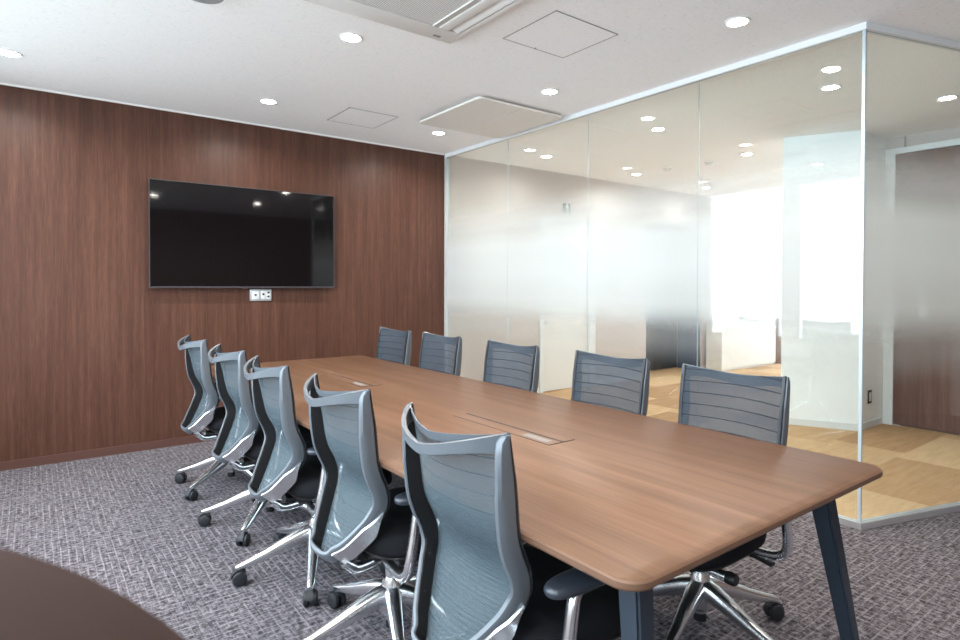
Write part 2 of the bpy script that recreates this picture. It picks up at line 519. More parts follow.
def rail(z0, z1, hw, hw2=None):
    """rail that follows the corner of the partition"""
    n2 = Vector((-gd.y, gd.x, 0))
    c = Vector((0, -3.93, 0)); e = c + gd * gl_len
    nb = (Vector((1, 0, 0)) + n2).normalized(); k = hw / max(.2, nb.dot(Vector((1, 0, 0))))
    mb = MB()
    mb.prism([(-hw, -.001), (-hw, c.y - 0) if False else tuple((c - nb * k).xy), tuple((e - n2 * hw).xy), tuple((e + n2 * hw).xy), tuple((c + nb * k).xy), (hw, -.001)], z0, z1)
    return mb
struct(rail(H - .036, H - .0005, .020), 'trim_2', M['white_paint'], 'white top rail of the glass partition', 'rail')
struct(rail(0.0005, .034, .022), 'trim_3', M['alu_frame'], 'pale aluminium floor rail of the glass partition', 'rail')
struct(MB().lohi((-.022, -.034, .035), (.022, -.001, H - .0365)), 'trim_4', M['post_grey'], 'white upright post where glass meets the walnut wall', 'post')
struct(MB().lohi((-.008, -3.938, .035), (.008, -3.922, H - .0365)), 'trim_5', M['glass_edge'], 'slim pale joint at the corner of the glass partition', 'post')

# ------------------------------------------------------------------ hall: door, recess, sign, wood doors
d = empty('hall_door', (1.85, 0, 0)); tag(d, 'plain white door in the white hall wall under the restroom sign', 'door')
MB().lohi((-.46, .015, .005), (.34, .047, 2.07), .003).build('door_leaf', M['white_plastic'], d, False)
MB().lohi((-.508, -.012, 0), (-.46, .048, 2.098)).lohi((.34, -.012, 0), (.448, .048, 2.098)).lohi((-.46, -.012, 2.07), (.34, .048, 2.098)).build('door_frame', M['white_paint'], d, False)
MB().tube([(-.40, .015, .95), (-.40, -.035, .95), (-.39, -.045, .95), (-.30, -.045, .95)], (.009, .009)).lathe([(.024, -.006), (.024, .0)], 20, (-.40, .015, .95), 'y').lathe([(.022, -.005), (.022, 0)], 20, (-.40, .015, .83), 'y').build('door_handle', M['silver'], d)
d = empty('lift_door', (3.982, .39, 0)); tag(d, 'charcoal double door set back in the dark recess', 'door')
MB().lohi((-.63, -.02, .01), (-.0006, .008, 2.14), .002).build('door_leaf', M['dark_door'], d, False)
MB().lohi((.0006, -.02, .01), (.614, .008, 2.14), .002).build('door_leaf', M['dark_door'], d, False)
o = MB().lohi((4.60, .005, .005), (4.655, .36, 2.15), .003).build('side_panel', M['navy_panel'], None, False)
tag(o, 'narrow navy panel lining the side of the dark recess', 'panel')

def figure(mb, cx, y, z, s):
    """small standing pictogram figure"""
    mb.lathe([(.0001, -.001), (.028 * s, -.001), (.028 * s, .001), (.0001, .001)], 16, (cx, y, z + .135 * s), 'y')
    for (x0, x1, z0, z1) in ((-.035, .035, .02, .10), (-.052, -.040, .02, .10), (.040, .052, .02, .10), (-.03, -.004, -.09, .02), (.004, .03, -.09, .02)):
        mb.lohi((cx + x0 * s, y - .001, z + z0 * s), (cx + x1 * s, y + .001, z + z1 * s))
sg = empty('restroom_sign', (1.77, 0, 2.232)); tag(sg, 'small dark green pictogram sign on the white hall wall above the door', 'sign')
MB().lohi((-.062, -.014, -.055), (.062, -.001, .055), .002).build('sign_plate', M['sign_green'], sg, False)
fg = MB(); figure(fg, .004, -.0155, -.012, .42); fg.build('pictogram', M['white_paint'], sg, False)

wd = empty('wooden_wall_doors', (2.885, -3.1, 0)); tag(wd, 'dark wood door leaf in a white frame beyond the angled glass', 'door')
for k in range(2):
    y1 = -.035 - k * .82
    MB().lohi((-.02, y1 - .81, .01), (.012, y1, 2.49), .002).build('door_leaf', M['door_wood'], wd, False)
MB().lohi((-.03, -.034, 0), (.012, .045, 2.545)).lohi((-.03, -1.71, 2.492), (.012, -.034, 2.545)).lohi((-.03, -1.71, 0), (.012, -1.67, 2.492)).build('door_frame', M['white_paint'], wd, False)

def plate(z, hgt, wid, label, inner):
    r = empty('wall_plate', (2.864, -3.362, z)); tag(r, label, 'switch', 'white plates on the dark wood by the angled glass')
    MB().lohi((-.010, -wid / 2, -hgt / 2), (0, wid / 2, hgt / 2), .003).build('plate', M['white_paint'], r)
    MB().lohi((-.014, -wid * inner / 2, -hgt * inner / 2), (-.0101, wid * inner / 2, hgt * inner / 2), .001).build('button', M['white_plastic'], r)
plate(1.755, .12, .075, 'topmost white plate on the dark wood door beyond the angled glass', .4)
plate(1.54, .14, .095, 'second white plate from the top on the dark wood door', .55)
plate(1.28, .14, .095, 'third white plate from the top on the dark wood door', .55)
plate(1.08, .14, .080, 'lowest white plate on the dark wood door beyond the glass', .6)
r = empty('power_socket', (2.57, -3.0452, .28)); tag(r, 'small dark-rimmed power socket low on the pillar side', 'socket')
MB().lohi((-.04, -.008, -.06), (.04, -.0005, .06), .003).build('plate', M['slot'], r)
MB().lohi((-.022, -.011, -.04), (.022, -.0081, .04), .001).build('socket', M['white_plastic'], r)

# low partition with plants, wood end block and far things
lp = empty('low_partition', (5.53, .15, 0))
lp.location = (5.55, -.20, 0)
tag(lp, 'low beige partition cabinet under the plants beyond the glass', 'cabinet')
MB().lohi((-.85, -.13, .03), (.75, .13, .74), .004).build('body', M['cream_plastic'], lp, False)
MB().lohi((-.86, -.14, .74), (.76, .14, .765), .003).build('top', M['white_plastic'], lp, False)
MB().lohi((-.84, -.11, 0), (.74, .11, .03)).build('plinth', M['cream_plastic'], lp, False)
wb = empty('wood_counter', (6.62, -.22, 0)); tag(wb, 'brown wooden counter end beside the low partition in the far hall', 'counter')
MB().prism([(-.26, -.17), (.24, -.17), (.24, .20), (-.26, .20)], .01, .70).build('body', M['brown_wood'], wb, False)
MB().lohi((-.28, -.18, .70), (.12, .20, .76), .004).build('top', M['brown_wood'], wb, False)
lab = ['leafy green potted plant at the near end of the low partition', 'leafy green potted plant in the middle of the low partition', 'leafy green potted plant at the far end of the low partition']
for i, (px, hh) in enumerate(((4.95, .62), (5.5, .50), (6.05, .40))):
    pt = empty('potted_plant', (px, -.22, .765)); tag(pt, lab[i], 'plant', 'potted plants on the low partition')
    MB().lathe([(.075, 0), (.095, .14), (.10, .15), (.085, .15), (.08, .13), (.0, .13)], 20).build('pot', M['white_paint'], pt)
    fm = MB()
    for k in range(60):
        a = random.random() * 2 * PI; el = random.uniform(.3, 1.4); ln = random.uniform(.45, 1.0) * hh
        base = Vector((0, 0, .13))
        dr = Vector((math.cos(a) * math.cos(el) * .45, math.sin(a) * math.cos(el) * .22, math.sin(el)))
        c = base + dr * ln
        sd = dr.cross(Vector((0, 0, 1))).normalized()
        wv = random.uniform(.022, .04)
        up = sd.cross(dr).normalized()
        t = c - dr * .11
        pts = [t, t + dr * .05 + sd * wv + up * .01, c + dr * .03 + sd * wv * .5, c + dr * .07 - up * .02, c + dr * .03 - sd * wv * .5, t + dr * .05 - sd * wv + up * .01]
        vs = [fm.b.verts.new(q) for q in pts]
        fm.face([vs[0], vs[1], vs[2], vs[3]]); fm.face([vs[0], vs[3], vs[4], vs[5]])
        fm.tube([base, base + dr * ln * .5 , t], (.003, .003), n=4)
    fm.build('foliage', M['leaf'], pt)

# ------------------------------------------------------------------ ceiling fittings
def downlight(x, y, label, group, power, proto=[]):
    r = empty('downlight', (x, y, H)); tag(r, label, 'ceiling light', group)
    if not proto:
        proto.append(MB().lathe([(.064, 0), (.064, -.004), (.060, -.007), (.050, -.005), (.048, -.001), (.048, 0)], 32, cap=False).build('trim_ring', M['white_paint'], r))
        proto.append(MB().lathe([(.049, -.0015), (.049, -.003), (.0001, -.0035)], 32).build('lens', M['lamp_glow'], r))
    else:
        for p in proto[:2]:
            c = p.copy(); COL.objects.link(c); c.parent = r
    l = bpy.data.lights.new('downlight_lamp', 'AREA')
    l.shape = 'DISK'; l.size = .09; l.spread = math.radians(155); l.energy = power; l.color = ROOMC if x < 0 else HALLC
    lo = bpy.data.objects.new('downlight_lamp', l); COL.objects.link(lo); lo.parent = r; lo.location = (0, 0, -.009)
ROOMP, HALLP = 8.5, 3.3
ROOMC, HALLC = (1.0, .93, .86), (.90, .98, 1.0)
GLOW = 14.0
xs_n = {-3.58: 'window side', -2.06: 'middle', -.55: 'glass side'}
ys_n = {-.70: 'first', -2.14: 'second', -3.54: 'third', -4.96: 'fourth'}
for x, xn in xs_n.items():
    for y, yn in ys_n.items():
        downlight(x, y, 'round recessed downlight, %s from the walnut wall in the %s row' % (yn, xn), 'meeting room downlights', ROOMP)
hl = [(.89, -.58, 'hall downlight near the wall end of the glass, closest to the hall door'), (.905, -1.98, 'hall downlight just behind the middle of the glass partition'), (.925, -3.38, 'hall downlight just behind the glass partition corner'),
      (2.46, -.52, 'hall downlight in the second line, in front of the white wall'), (2.46, -1.93, 'hall downlight in the second line, before the pillar'), (4.03, -.47, 'hall downlight in front of the dark recess'),
      (4.03, -1.93, 'hall downlight behind the pillar'), (1.84, -3.79, 'hall downlight near the dark wood door behind the angled glass'), (5.6, -.5, 'hall downlight above the plants'), (5.6, -1.93, 'far hall downlight over open carpet')]
for x, y, lb in hl:
    downlight(x, y, lb, 'hall downlights', HALLP)

def hatch(x0, y0, x1, y1, label):
    r = empty('ceiling_hatch', ((x0 + x1) / 2, (y0 + y1) / 2, H)); tag(r, label, 'hatch', 'ceiling access hatches')
    a, b = (x1 - x0) / 2, (y1 - y0) / 2
    f = MB(); t = .006
    f.lohi((-a, -b, -.003), (a, -b + t, 0)).lohi((-a, b - t, -.003), (a, b, 0)).lohi((-a, -b + t, -.003), (-a + t, b - t, 0)).lohi((a - t, -b + t, -.003), (a, b - t, 0))
    f.build('frame', M['greyline'], r, False)
    MB().lohi((-a + t, -b + t, -.0022), (a - t, b - t, 0)).build('panel', M['ceiling'], r, False)
    MB().lathe([(.006, 0), (.006, -.004), (.0001, -.004)], 16, (0, b - .012, 0)).build('latch', M['greyline'], r)
hatch(-1.515, -.93, -1.085, -.485, 'smaller looking square ceiling hatch near the walnut wall')
hatch(-1.388, -3.065, -.918, -2.64, 'square ceiling hatch beside the air conditioner')

# air conditioner cassette
AX0, AX1, AY0, AY1 = -2.60, -1.612, -3.44, -2.452
acx, acy = (AX0 + AX1) / 2, (AY0 + AY1) / 2
ac = empty('air_conditioner', (acx, acy, H)); tag(ac, 'white two-way cassette air conditioner set in the ceiling', 'air conditioner')
hx, hy = (AX1 - AX0) / 2, (AY1 - AY0) / 2
f = MB()
f.lohi((-hx, -hy, -.028), (hx, -hy + .135, 0), .004); f.lohi((-hx, hy - .135, -.028), (hx, hy, 0), .004)
for s in (-1, 1):
    a, b = sorted((s * hx, s * (hx - .035))); f.lohi((a, -hy + .135, -.028), (b, hy - .135, 0), .003)
    a, b = sorted((s * (hx - .10), s * (hx - .16))); f.lohi((a, -hy + .135, -.028), (b, hy - .135, 0), .003)
f.build('frame', M['white_plastic'], ac)
for s in (-1, 1):
    a, b = sorted((s * (hx - .036), s * (hx - .099)))
    MB().lohi((a, -hy + .135, -.004), (b, hy - .135, -.001)).build('air_slot', M['slot'], ac, False)
    MB().box((s * (hx - .066), 0, -.021), (.045, 2 * hy - .28, .006), .002, 2, Matrix.Rotation(s * .35, 4, 'Y')).build('louver', M['white_plastic'], ac)
MB().lohi((-hx + .165, -hy + .1355, -.024), (hx - .165, hy - .14, 0), .003).build('grille', M['grille'], ac, False)
for s in (-1, 1):
    MB().lohi((s * (hx - .20) - .004, -hy + .14, -.030), (s * (hx - .20) + .004, hy - .14, -.0242)).build('grille_rail', M['white_plastic'], ac, False)
for sx in (-1, 1):
    for sy in (-1, 1):
        MB().lohi((sx * (hx - .12) - .022, sy * (hy - .05) - .008, -.0315), (sx * (hx - .12) + .022, sy * (hy - .05) + .008, -.0285), .001).build('latch', M['greyline'] if sx > 0 else M['slot'], ac, False)

# ventilation panel
vp = empty('ventilation_panel', (-.505, -1.39, H)); tag(vp, 'cream square ventilation panel hanging just below the ceiling by the glass', 'ventilation panel')
MB().lohi((-.36, -.36, -.02), (.36, .36, 0)).build('duct_frame', M['greyline'], vp, False)
pp = MB()
for a, b in ((-.42, -.003), (.003, .42)):
    poly = [(x, y) for x, y in rounded_rect(-.42, -.42, .42, .42, .035)]
    poly = [(min(max(x, a), b), y) for x, y in poly]
    q = []
    for t in poly:
        if not q or (abs(t[0] - q[-1][0]) + abs(t[1] - q[-1][1])) > 1e-5: q.append(t)
    if abs(q[0][0] - q[-1][0]) + abs(q[0][1] - q[-1][1]) < 1e-5: q.pop()
    pp.prism(q, -.036, -.0205)
pp.build('face_panel', M['cream_plastic'], vp, False)

sp = empty('ceiling_speaker', (-2.845, -2.25, H)); tag(sp, 'round grey ceiling fitting at the top edge above the television', 'speaker')
MB().lathe([(.090, 0), (.092, -.030), (.088, -.040), (.0001, -.042)], 36).build('body', M['speaker_grey'], sp)
MB().lathe([(.098, 0), (.098, -.006), (.0905, -.007), (.0905, 0)], 36, cap=False).build('trim_ring', M['white_paint'], sp)
for x, y, lb in ((2.43, -.98, 'round smoke detector on the hall ceiling in front of the white wall'), (2.52, -1.47, 'round smoke detector on the hall ceiling nearer the pillar')):
    r = empty('smoke_detector', (x, y, H)); tag(r, lb, 'smoke detector', 'hall smoke detectors')
    MB().lathe([(.055, 0), (.055, -.012), (.048, -.016), (.03, -.034), (.0001, -.036)], 24).build('body', M['white_plastic'], r)
    MB().lathe([(.0405, -.018), (.036, -.027), (.0355, -.027), (.04, -.018)], 24, cap=False).build('vent_ring', M['greyline'], r)

# ------------------------------------------------------------------ television and wall outlet
tv = empty('television', (-2.015, -.053, 1.672)); tag(tv, 'large black wall-mounted television on the walnut wall', 'television')
tv.rotation_euler = (-.003, 0, -.005)
hw_, hh_ = .747, .420
MB().lohi((-hw_ + .004, -.003, -hh_ + .012), (hw_ - .004, .003, hh_ - .006)).build('screen', M['screen'], tv, False)
b = MB()
b.lohi((-hw_, -.006, -hh_), (hw_, .02, -hh_ + .0125), .001); b.lohi((-hw_, -.006, hh_ - .0065), (hw_, .02, hh_), .001)
b.lohi((-hw_, -.006, -hh_ + .0125), (-hw_ + .0055, .02, hh_ - .0065)); b.lohi((hw_ - .0055, -.006, -hh_ + .0125), (hw_, .02, hh_ - .0065))
b.build('bezel', M['bezel'], tv, False)
MB().lohi((-hw_ + .02, .006, -hh_ + .03), (hw_ - .02, .025, hh_ - .03), .004).build('rear_housing', M['black_plastic'], tv, False)
MB().lohi((-.25, .025, -.20), (.25, .049, .20), .002).build('wall_bracket', M['black_plastic'], tv, False)
MB().lohi((-.055, -.0065, -hh_ - .008), (-.02, .012, -hh_), .002).build('sensor', M['bezel'], tv, False)
wo = empty('wall_outlet', (-1.912, -.0005, 1.192)); tag(wo, 'small silver wall outlet box just below the television', 'outlet')
MB().lohi((-.09, -.010, -.05), (.09, 0, .05), .002).build('plate', M['silver'], wo)
for cx, m_, w2, h2 in ((-.045, 'white_paint', .03, .035), (.02, 'white_plastic', .02, .035), (.063, 'white_paint', .017, .035)):
    MB().lohi((cx - w2, -.014, -h2), (cx + w2, -.0101, h2), .001).build('socket', M[m_], wo)
for cx, cz in ((.02, .006), (.063, .02), (.063, -.014), (-.045, 0)):
    MB().lohi((cx - .009, -.0165, cz - .008), (cx + .009, -.0141, cz + .008)).build('socket_hole', M['slot'], wo, False)

# ------------------------------------------------------------------ table
TX0, TX1, TY0, TY1, TZ = -2.602, -1.382, -4.522, -.86, .72
tcx, tcy = (TX0 + TX1) / 2, (TY0 + TY1) / 2
tb = empty('conference_table', (tcx, tcy, 0)); tag(tb, 'long walnut conference table with splayed dark legs', 'table')
hx, hy = (TX1 - TX0) / 2, (TY1 - TY0) / 2
t = MB()
def ringz(inset, z):
    return [(x, y, z) for x, y in rounded_rect(-hx + inset, -hy + inset, hx - inset, hy - inset, .055 - min(inset, .045), 10)]
t.mi = 0
t.rings([ringz(.004, TZ - .002), ringz(.006, TZ)], True, True)
t.build('tabletop', [M['table_wood']], tb, True, 60)
t = MB()
t.rings([ringz(.012, TZ - .026), ringz(.003, TZ - .022), ringz(.0, TZ - .017), ringz(.0, TZ - .006), ringz(.0035, TZ - .0021)], True, True)
t.build('edge_band', M['table_edge'], tb, True, 30)
for yc, w_ in ((-3.42, .585), (-1.96, .55)):
    ly = yc - tcy; lx = -1.995 - tcx
    r = MB().lohi((lx - .052, ly - w_ / 2, TZ + .0002), (lx + .012, ly + w_ / 2, TZ + .0012)).build('cable_flap', M['table_wood'], tb, False)
    MB().lohi((lx + .012, ly - w_ / 2, TZ + .0002), (lx + .022, ly + w_ / 2, TZ + .0016)).lohi((lx - .052, ly - w_ / 2 - .004, TZ + .0002), (lx + .075, ly - w_ / 2, TZ + .0014)).build('cable_slot', M['slot'], r, False)
    MB().lohi((lx - .0535, ly - w_ / 2 - .004, TZ + .0002), (lx - .052, ly + w_ / 2, TZ + .0013)).build('flap_outline', M['slot'], r, False)
    MB().lohi((lx - .036, ly - w_ / 2 + .03, TZ + .0013), (lx - .004, ly - w_ / 2 + .16, TZ + .0016)).build('pull_tab', M['tab_grey'], r, False)
fr = MB()
for s in (-1, 1):
    fr.lohi((s * .40 - .025, -hy + .16, TZ - .075), (s * .40 + .025, hy - .16, TZ - .0265))
    fr.lohi((-.42, s * (hy - .18) - .03, TZ - .075), (.42, s * (hy - .18) + .03, TZ - .0265))
fr.lohi((-.40, -.03, TZ - .075), (.40, .03, TZ - .0265))
fr.build('underframe', M['black_plastic'], tb, False)
for sx in (-1, 1):
    for sy in (-1, 1):
        top = Vector((sx * (.44 if sy < 0 else .30), sy * (hy - (.133 if sy < 0 else .06)), TZ - .0265)); ft = Vector((sx * (.52 if sy < 0 else .28), sy * (hy - .03), 0))
        ring = lambda p, a, b: [p + Vector((a * i, b * j, 0)) for i, j in ((1, 1), (-1, 1), (-1, -1), (1, -1))]
        l = MB(); l.rings([ring(ft, .018, .018), ring(top, .030, .030)])
        bmesh.ops.bevel(l.b, geom=[e for e in l.b.edges if abs((e.verts[0].co - e.verts[1].co).z) > .2], offset=.006, segments=2, affect='EDGES')
        l.build('leg', M['navy_metal'], tb, True, 25)

# ------------------------------------------------------------------ office chair
PROF = [(-.230, .380, .080), (-.208, .406, .112), (-.174, .455, .150), (-.143, .507, .180), (-.120, .565, .197), (-.126, .625, .205), (-.160, .71, .208), (-.175, .83, .211), (-.197, .951, .213)]
NP = 48
CURVE = [crom(PROF, (len(PROF) - 1) * i / NP) for i in range(NP + 1)]      # (x, z, half width) from bottom to top
def bow(z):
    """how far the mesh centre sits behind its sides, and how far it dips"""
    f = max(0.0, min(1.0, (z - .60) / .35))
    return .028 + .043 * f, .024 * f ** 3
def surf(i, u):
    x, z, hw = CURVE[i]
    b, d_ = bow(z)
    n = 2.0 - .5 * max(0, (z - .8) / .15) if z > .8 else 2.0
    k = 1 - abs(u) ** n
    return Vector((x - b * k, hw * u, z - d_ * k))
def frame_at(i):
    a = CURVE[max(i - 1, 0)]; c = CURVE[min(i + 1, NP)]
    tx, tz, tw = c[0] - a[0], c[1] - a[1], c[2] - a[2]
    l = math.hypot(tx, tz)
    back = Vector((-tz / l, 0, tx / l))       # backwards, square to the profile
    along = Vector((tx, tw, tz)).normalized() # along the upright at +y
    outw = along.cross(back).normalized()
    if outw.y < 0: outw = -outw
    return back, outw
def edge_loop():
    """points of the frame path: up the -y side is mirrored from the +y side; bottom joined by an arc"""
    return list(range(NP + 1))
def sweep_u(sec, i0=0, i1=NP, scale=None, bottom=True):
    """sweep a section (outward, backward) along one upright, across the bottom and up the other"""
    rings = []
    def ring(i, s):
        back, outw = frame_at(i)
        x, z, hw = CURVE[i]
        P = Vector((x, s * hw, z)); O = Vector((outw.x, s * outw.y, outw.z))
        sc = scale(i) if scale else (1, 1)
        return [P + O * (n * sc[0]) + back * (b * sc[1]) for n, b in sec]
    for i in range(i1, i0 - 1, -1):
        rings.append(ring(i, 1))
    if bottom:
        # rounded bottom: carry the section round from +y to -y
        x, z, hw = CURVE[0]
        back, outw = frame_at(0)
        dwn = Vector((CURVE[0][0] - CURVE[2][0], 0, CURVE[0][1] - CURVE[2][1])).normalized()
        for k in range(1, 12):
            a = PI * k / 12
            u = math.cos(a)
            P = Vector((x, hw * u, z)) + dwn * (.030 * math.sin(a) ** .8)
            O = (Vector((0, 1, 0)) * u + dwn * math.sin(a)).normalized()
            rings.append([P + O * n + back * b for n, b in sec])
    for i in range(i0, i1 + 1):
        rings.append(ring(i, -1))
    return rings

def build_chair():
    root = empty('office_chair')
    # base
    hub = MB().lathe([(.030, .088), (.042, .10), (.044, .15), (.036, .205), (.030, .225)], 28).build('base_hub', M['chrome'], root)
    for k in range(5):
        lg = MB()
        pts = [(.015, 0, .170), (.06, 0, .163), (.14, 0, .136), (.22, 0, .107), (.29, 0, .086), (.322, 0, .078), (.342, 0, .073)]
        sec = [(.031, .034), (.030, .032), (.025, .027), (.021, .021), (.0175, .016), (.016, .014), (.011, .010)]
        lg.tube(pts, sec, n=14)
        lg.lathe([(.010, .052), (.010, .078)], 14, (.325, 0, 0))
        lo = lg.build('base_leg', M['chrome'], root)
        lo.rotation_euler = (0, 0, 2 * PI * k / 5)
        cs = MB()
        for s in (-1, 1):
            cs.lathe([(.0001, -.011), (.022, -.011), (.0285, -.008), (.030, -.003), (.030, .003), (.0285, .008), (.022, .011), (.0001, .011)], 24, (.328, s * .0165, .030), 'y')
        cs.lathe([(.010, -.010), (.010, .010)], 14, (.328, 0, .030), 'y')
        cs.tube([(.325, 0, .036), (.325, 0, .056)], (.013, .013))
        # hood over the wheels
        hr = []
        for j in range(9):
            a = PI * (.05 + .72 * j / 8)
            c = Vector((.328 + .036 * math.cos(a), 0, .030 + .036 * math.sin(a)))
            e = Vector((.328 + .032 * math.cos(a), 0, .030 + .032 * math.sin(a)))
            hr.append([c + Vector((0, -.013, 0)), c + Vector((0, .013, 0)), e + Vector((0, .013, 0)), e + Vector((0, -.013, 0))])
        cs.rings(hr)
        cs.build('caster', M['rubber'], lo)
    MB().lathe([(.024, .075), (.0245, .20), (.0245, .30), (.020, .305), (.020, .335)], 24).build('gas_column', M['chrome'], root)
    MB().lathe([(.018, .045), (.0235, .047), (.0235, .0745), (.018, .0745)], 20).build('column_foot', M['black_plastic'], root)
    # mechanism
    me = MB()
    me.box((.0, 0, .352), (.24, .15, .055), .014, 3); me.box((.075, 0, .315), (.17, .15, .06), .014, 3); me.box((.09, 0, .365), (.16, .24, .025), .008, 2)
    me.tube([(-.02, 0, .345), (-.11, 0, .335), (-.15, 0, .345)], [(.05, .022), (.042, .020), (.03, .014)])
    me.build('tilt_mechanism', M['black_plastic'], root)
    kb = MB().lathe([(.018, .07), (.018, .178)], 20, (.120, 0, .306), 'y').build('adjuster', M['chrome'], root)
    MB().lathe([(.021, .1781), (.021, .205), (.017, .21), (.0001, .21)], 20, (.120, 0, .306), 'y').build('knob', M['black_plastic'], kb)
    MB().tube([(-.05, .06, .335), (-.06, .18, .325), (-.06, .24, .32)], [(.008, .006), (.008, .006), (.016, .007)]).build('tilt_lever', M['black_plastic'], root)
    # seat
    def seat_ring(sc, z, bulge=0.0, dx=0.0):
        ring = []
        for k in range(48):
            a = 2 * PI * k / 48
            ca, sa = math.cos(a), math.sin(a)
            e = .50
            x = .235 * math.copysign(abs(ca) ** e, ca); y = .235 * math.copysign(abs(sa) ** e, sa)
            if x < 0: y *= 1 - .16 * (-x / .235) ** 2
            zz = z - bulge * max(0, x / .235) ** 3 + .012 * (y / .235) ** 2 * (1 if z > .42 else 0)
            ring.append(Vector((.075 + dx + x * sc, y * sc, zz)))
        return ring
    st = MB()
    st.rings([seat_ring(.90, .382, .015), seat_ring(.985, .392, .018), seat_ring(1.0, .412, .022), seat_ring(.985, .432, .026), seat_ring(.94, .446, .026), seat_ring(.80, .452, .022), seat_ring(.5, .450, .012), seat_ring(.15, .447, .004)])
    st.build('seat', M['black_fabric'], root, True, 80)
    sn = MB(); sn.rings([seat_ring(.80, .366, .01), seat_ring(.90, .370, .013), seat_ring(.92, .3815, .015)])
    sn.build('seat_pan', M['black_plastic'], root)
    # back: mesh, carrier, shell
    NU = 20
    ms = MB()
    grid = [[surf(i, -1 + 2 * j / NU) for j in range(NU + 1)] for i in range(0, NP + 1)]
    bot = []
    x, z, hw = CURVE[0]
    dwn = Vector((CURVE[0][0] - CURVE[2][0], 0, CURVE[0][1] - CURVE[2][1])).normalized()
    low = [Vector((CURVE[0][0], hw * (-1 + 2 * j / NU), CURVE[0][1])) + dwn * (.024 * math.sqrt(max(0, 1 - (-1 + 2 * j / NU) ** 2))) for j in range(NU + 1)]
    grid = [low] + grid[0:]
    def shell(grid, th):
        f = [[ms.b.verts.new(p) for p in row] for row in grid]
        g = []
        for r_ in range(len(grid)):
            row = []
            for c_ in range(len(grid[0])):
                a = grid[max(r_ - 1, 0)][c_]; b_ = grid[min(r_ + 1, len(grid) - 1)][c_]
                t_ = (b_ - a)
                bk = Vector((-t_.z, 0, t_.x)).normalized()
                row.append(ms.b.verts.new(grid[r_][c_] + bk * th))
            g.append(row)
        R_, C_ = len(grid), len(grid[0])
        for r_ in range(R_ - 1):
            for c_ in range(C_ - 1):
                ms.face((f[r_][c_], f[r_][c_ + 1], f[r_ + 1][c_ + 1], f[r_ + 1][c_]))
                ms.mi = 1; ms.face((g[r_][c_], g[r_ + 1][c_], g[r_ + 1][c_ + 1], g[r_][c_ + 1])); ms.mi = 0
        for c_ in range(C_ - 1):
            ms.face((f[R_ - 1][c_], f[R_ - 1][c_ + 1], g[R_ - 1][c_ + 1], g[R_ - 1][c_]))
            ms.face((f[0][c_], f[0][c_ + 1], g[0][c_ + 1], g[0][c_]))
        for r_ in range(R_ - 1):
            ms.face((f[r_][0], f[r_ + 1][0], g[r_ + 1][0], g[r_][0]))
            ms.face((f[r_][C_ - 1], f[r_ + 1][C_ - 1], g[r_ + 1][C_ - 1], g[r_][C_ - 1]))
    shell(grid, .0022)
    ms.build('back_mesh', [M['mesh'], M['mesh_rear']], root, True, 60)
    hem = MB()
    hr = []
    for j in range(41):
        u = -1 + 2 * j / 40
        p = surf(NP, u); q = surf(NP - 1, u)
        d_ = (q - p).normalized()
        bk = Vector((-1, 0, 0))
        hr.append([p + bk * .0027 + Vector((0, 0, .001)), p + d_ * .022 + bk * .0027, p + d_ * .022 + bk * .0065, p + bk * .0065 + Vector((0, 0, .001))])
    hem.rings(hr)
    hem.build('top_hem', M['grey_shell'], root, True, 30)
    tap = lambda i: (1, min(1.0, .30 + .70 * math.sqrt((NP - i) / 7.0)))
    cr = MB()
    cr.rings(sweep_u([(.0005, .0030), (.0005, .0095), (-.0050, .0095), (-.0055, .046), (-.0100, .049), (-.0125, .046), (-.0125, .0030)], 0, NP, tap))
    cr.build('mesh_carrier', M['carrier'], root, True, 30)
    for i in (11, 20):
        back, outw = frame_at(i)
        for sgn in (-1, 1):
            x, z, hw = CURVE[i]
            c = Vector((x, sgn * (hw - .0130), z)) + back * .030
            MB().lathe([(.0001, -.002), (.0045, -.002), (.0045, .002), (.0001, .002)], 10, c, 'y').build('screw', M['slot'], root)
    sh = MB()
    sec = [(.0008, .0100), (.0045, .013), (.0052, .034), (.0030, .050), (-.003, .0565), (-.013, .0575), (-.016, .054), (-.013, .050), (-.006, .047), (-.0045, .040), (-.0045, .0100)]
    sh.rings(sweep_u(sec, 0, NP, tap))
    # rear head bar joining the two tips
    NB = 44
    hb = []
    x0, z0, w0 = CURVE[NP]
    for j in range(NB + 1):
        u = -1 + 2 * j / NB
        k = 1 - abs(u) ** 2.5
        p = Vector((x0 - .010 - .098 * k, u * (w0 - .0025), z0 + .001 - .05 * (1 - abs(u) ** 1.3)))
        hgt = .025 + .020 * abs(u) ** 4 + .006 * abs(u) ** 12
        th = .012
        lean = Vector((.12, 0, -1)).normalized()
        inn = Vector((1, -u * .9 * k ** .2 if abs(u) > .5 else -u * .5, 0)).normalized()
        q = p + lean * hgt
        hb.append([p, p + Vector((0, 0, .002)) + inn * th * .5, p + inn * th, q + inn * th, q + inn * th * .5 - Vector((0, 0, .002)), q])
    sh.rings(hb)
    sh.build('back_frame', M['grey_shell'], root, True, 35)
    # polished brackets on the lower sides and the brace to the mechanism
    for s in (1, -1):
        br = MB()
        rings = []
        for i in range(0, 23):
            back, outw = frame_at(i)
            x, z, hw = CURVE[i]
            f = min(1, (22.6 - i) / 8)
            P = Vector((x, s * hw, z)); O = Vector((outw.x, s * outw.y, outw.z))
            rings.append([P + O * n + back * b for n, b in ((.0056, .016 - .030 * f * f), (.0105, .018 - .030 * f * f), (.0105, .018 + .028 * f), (.0056, .018 + .031 * f))])
        br.rings(rings)
        pts = [(-.226, s * .088, .374), (-.205, s * .086, .355), (-.18, s * .078, .336), (-.11, s * .060, .332), (-.05, s * .040, .338)]
        br.tube([crom(pts, 4 * q / 14) for q in range(15)], (.014, .017), n=12)
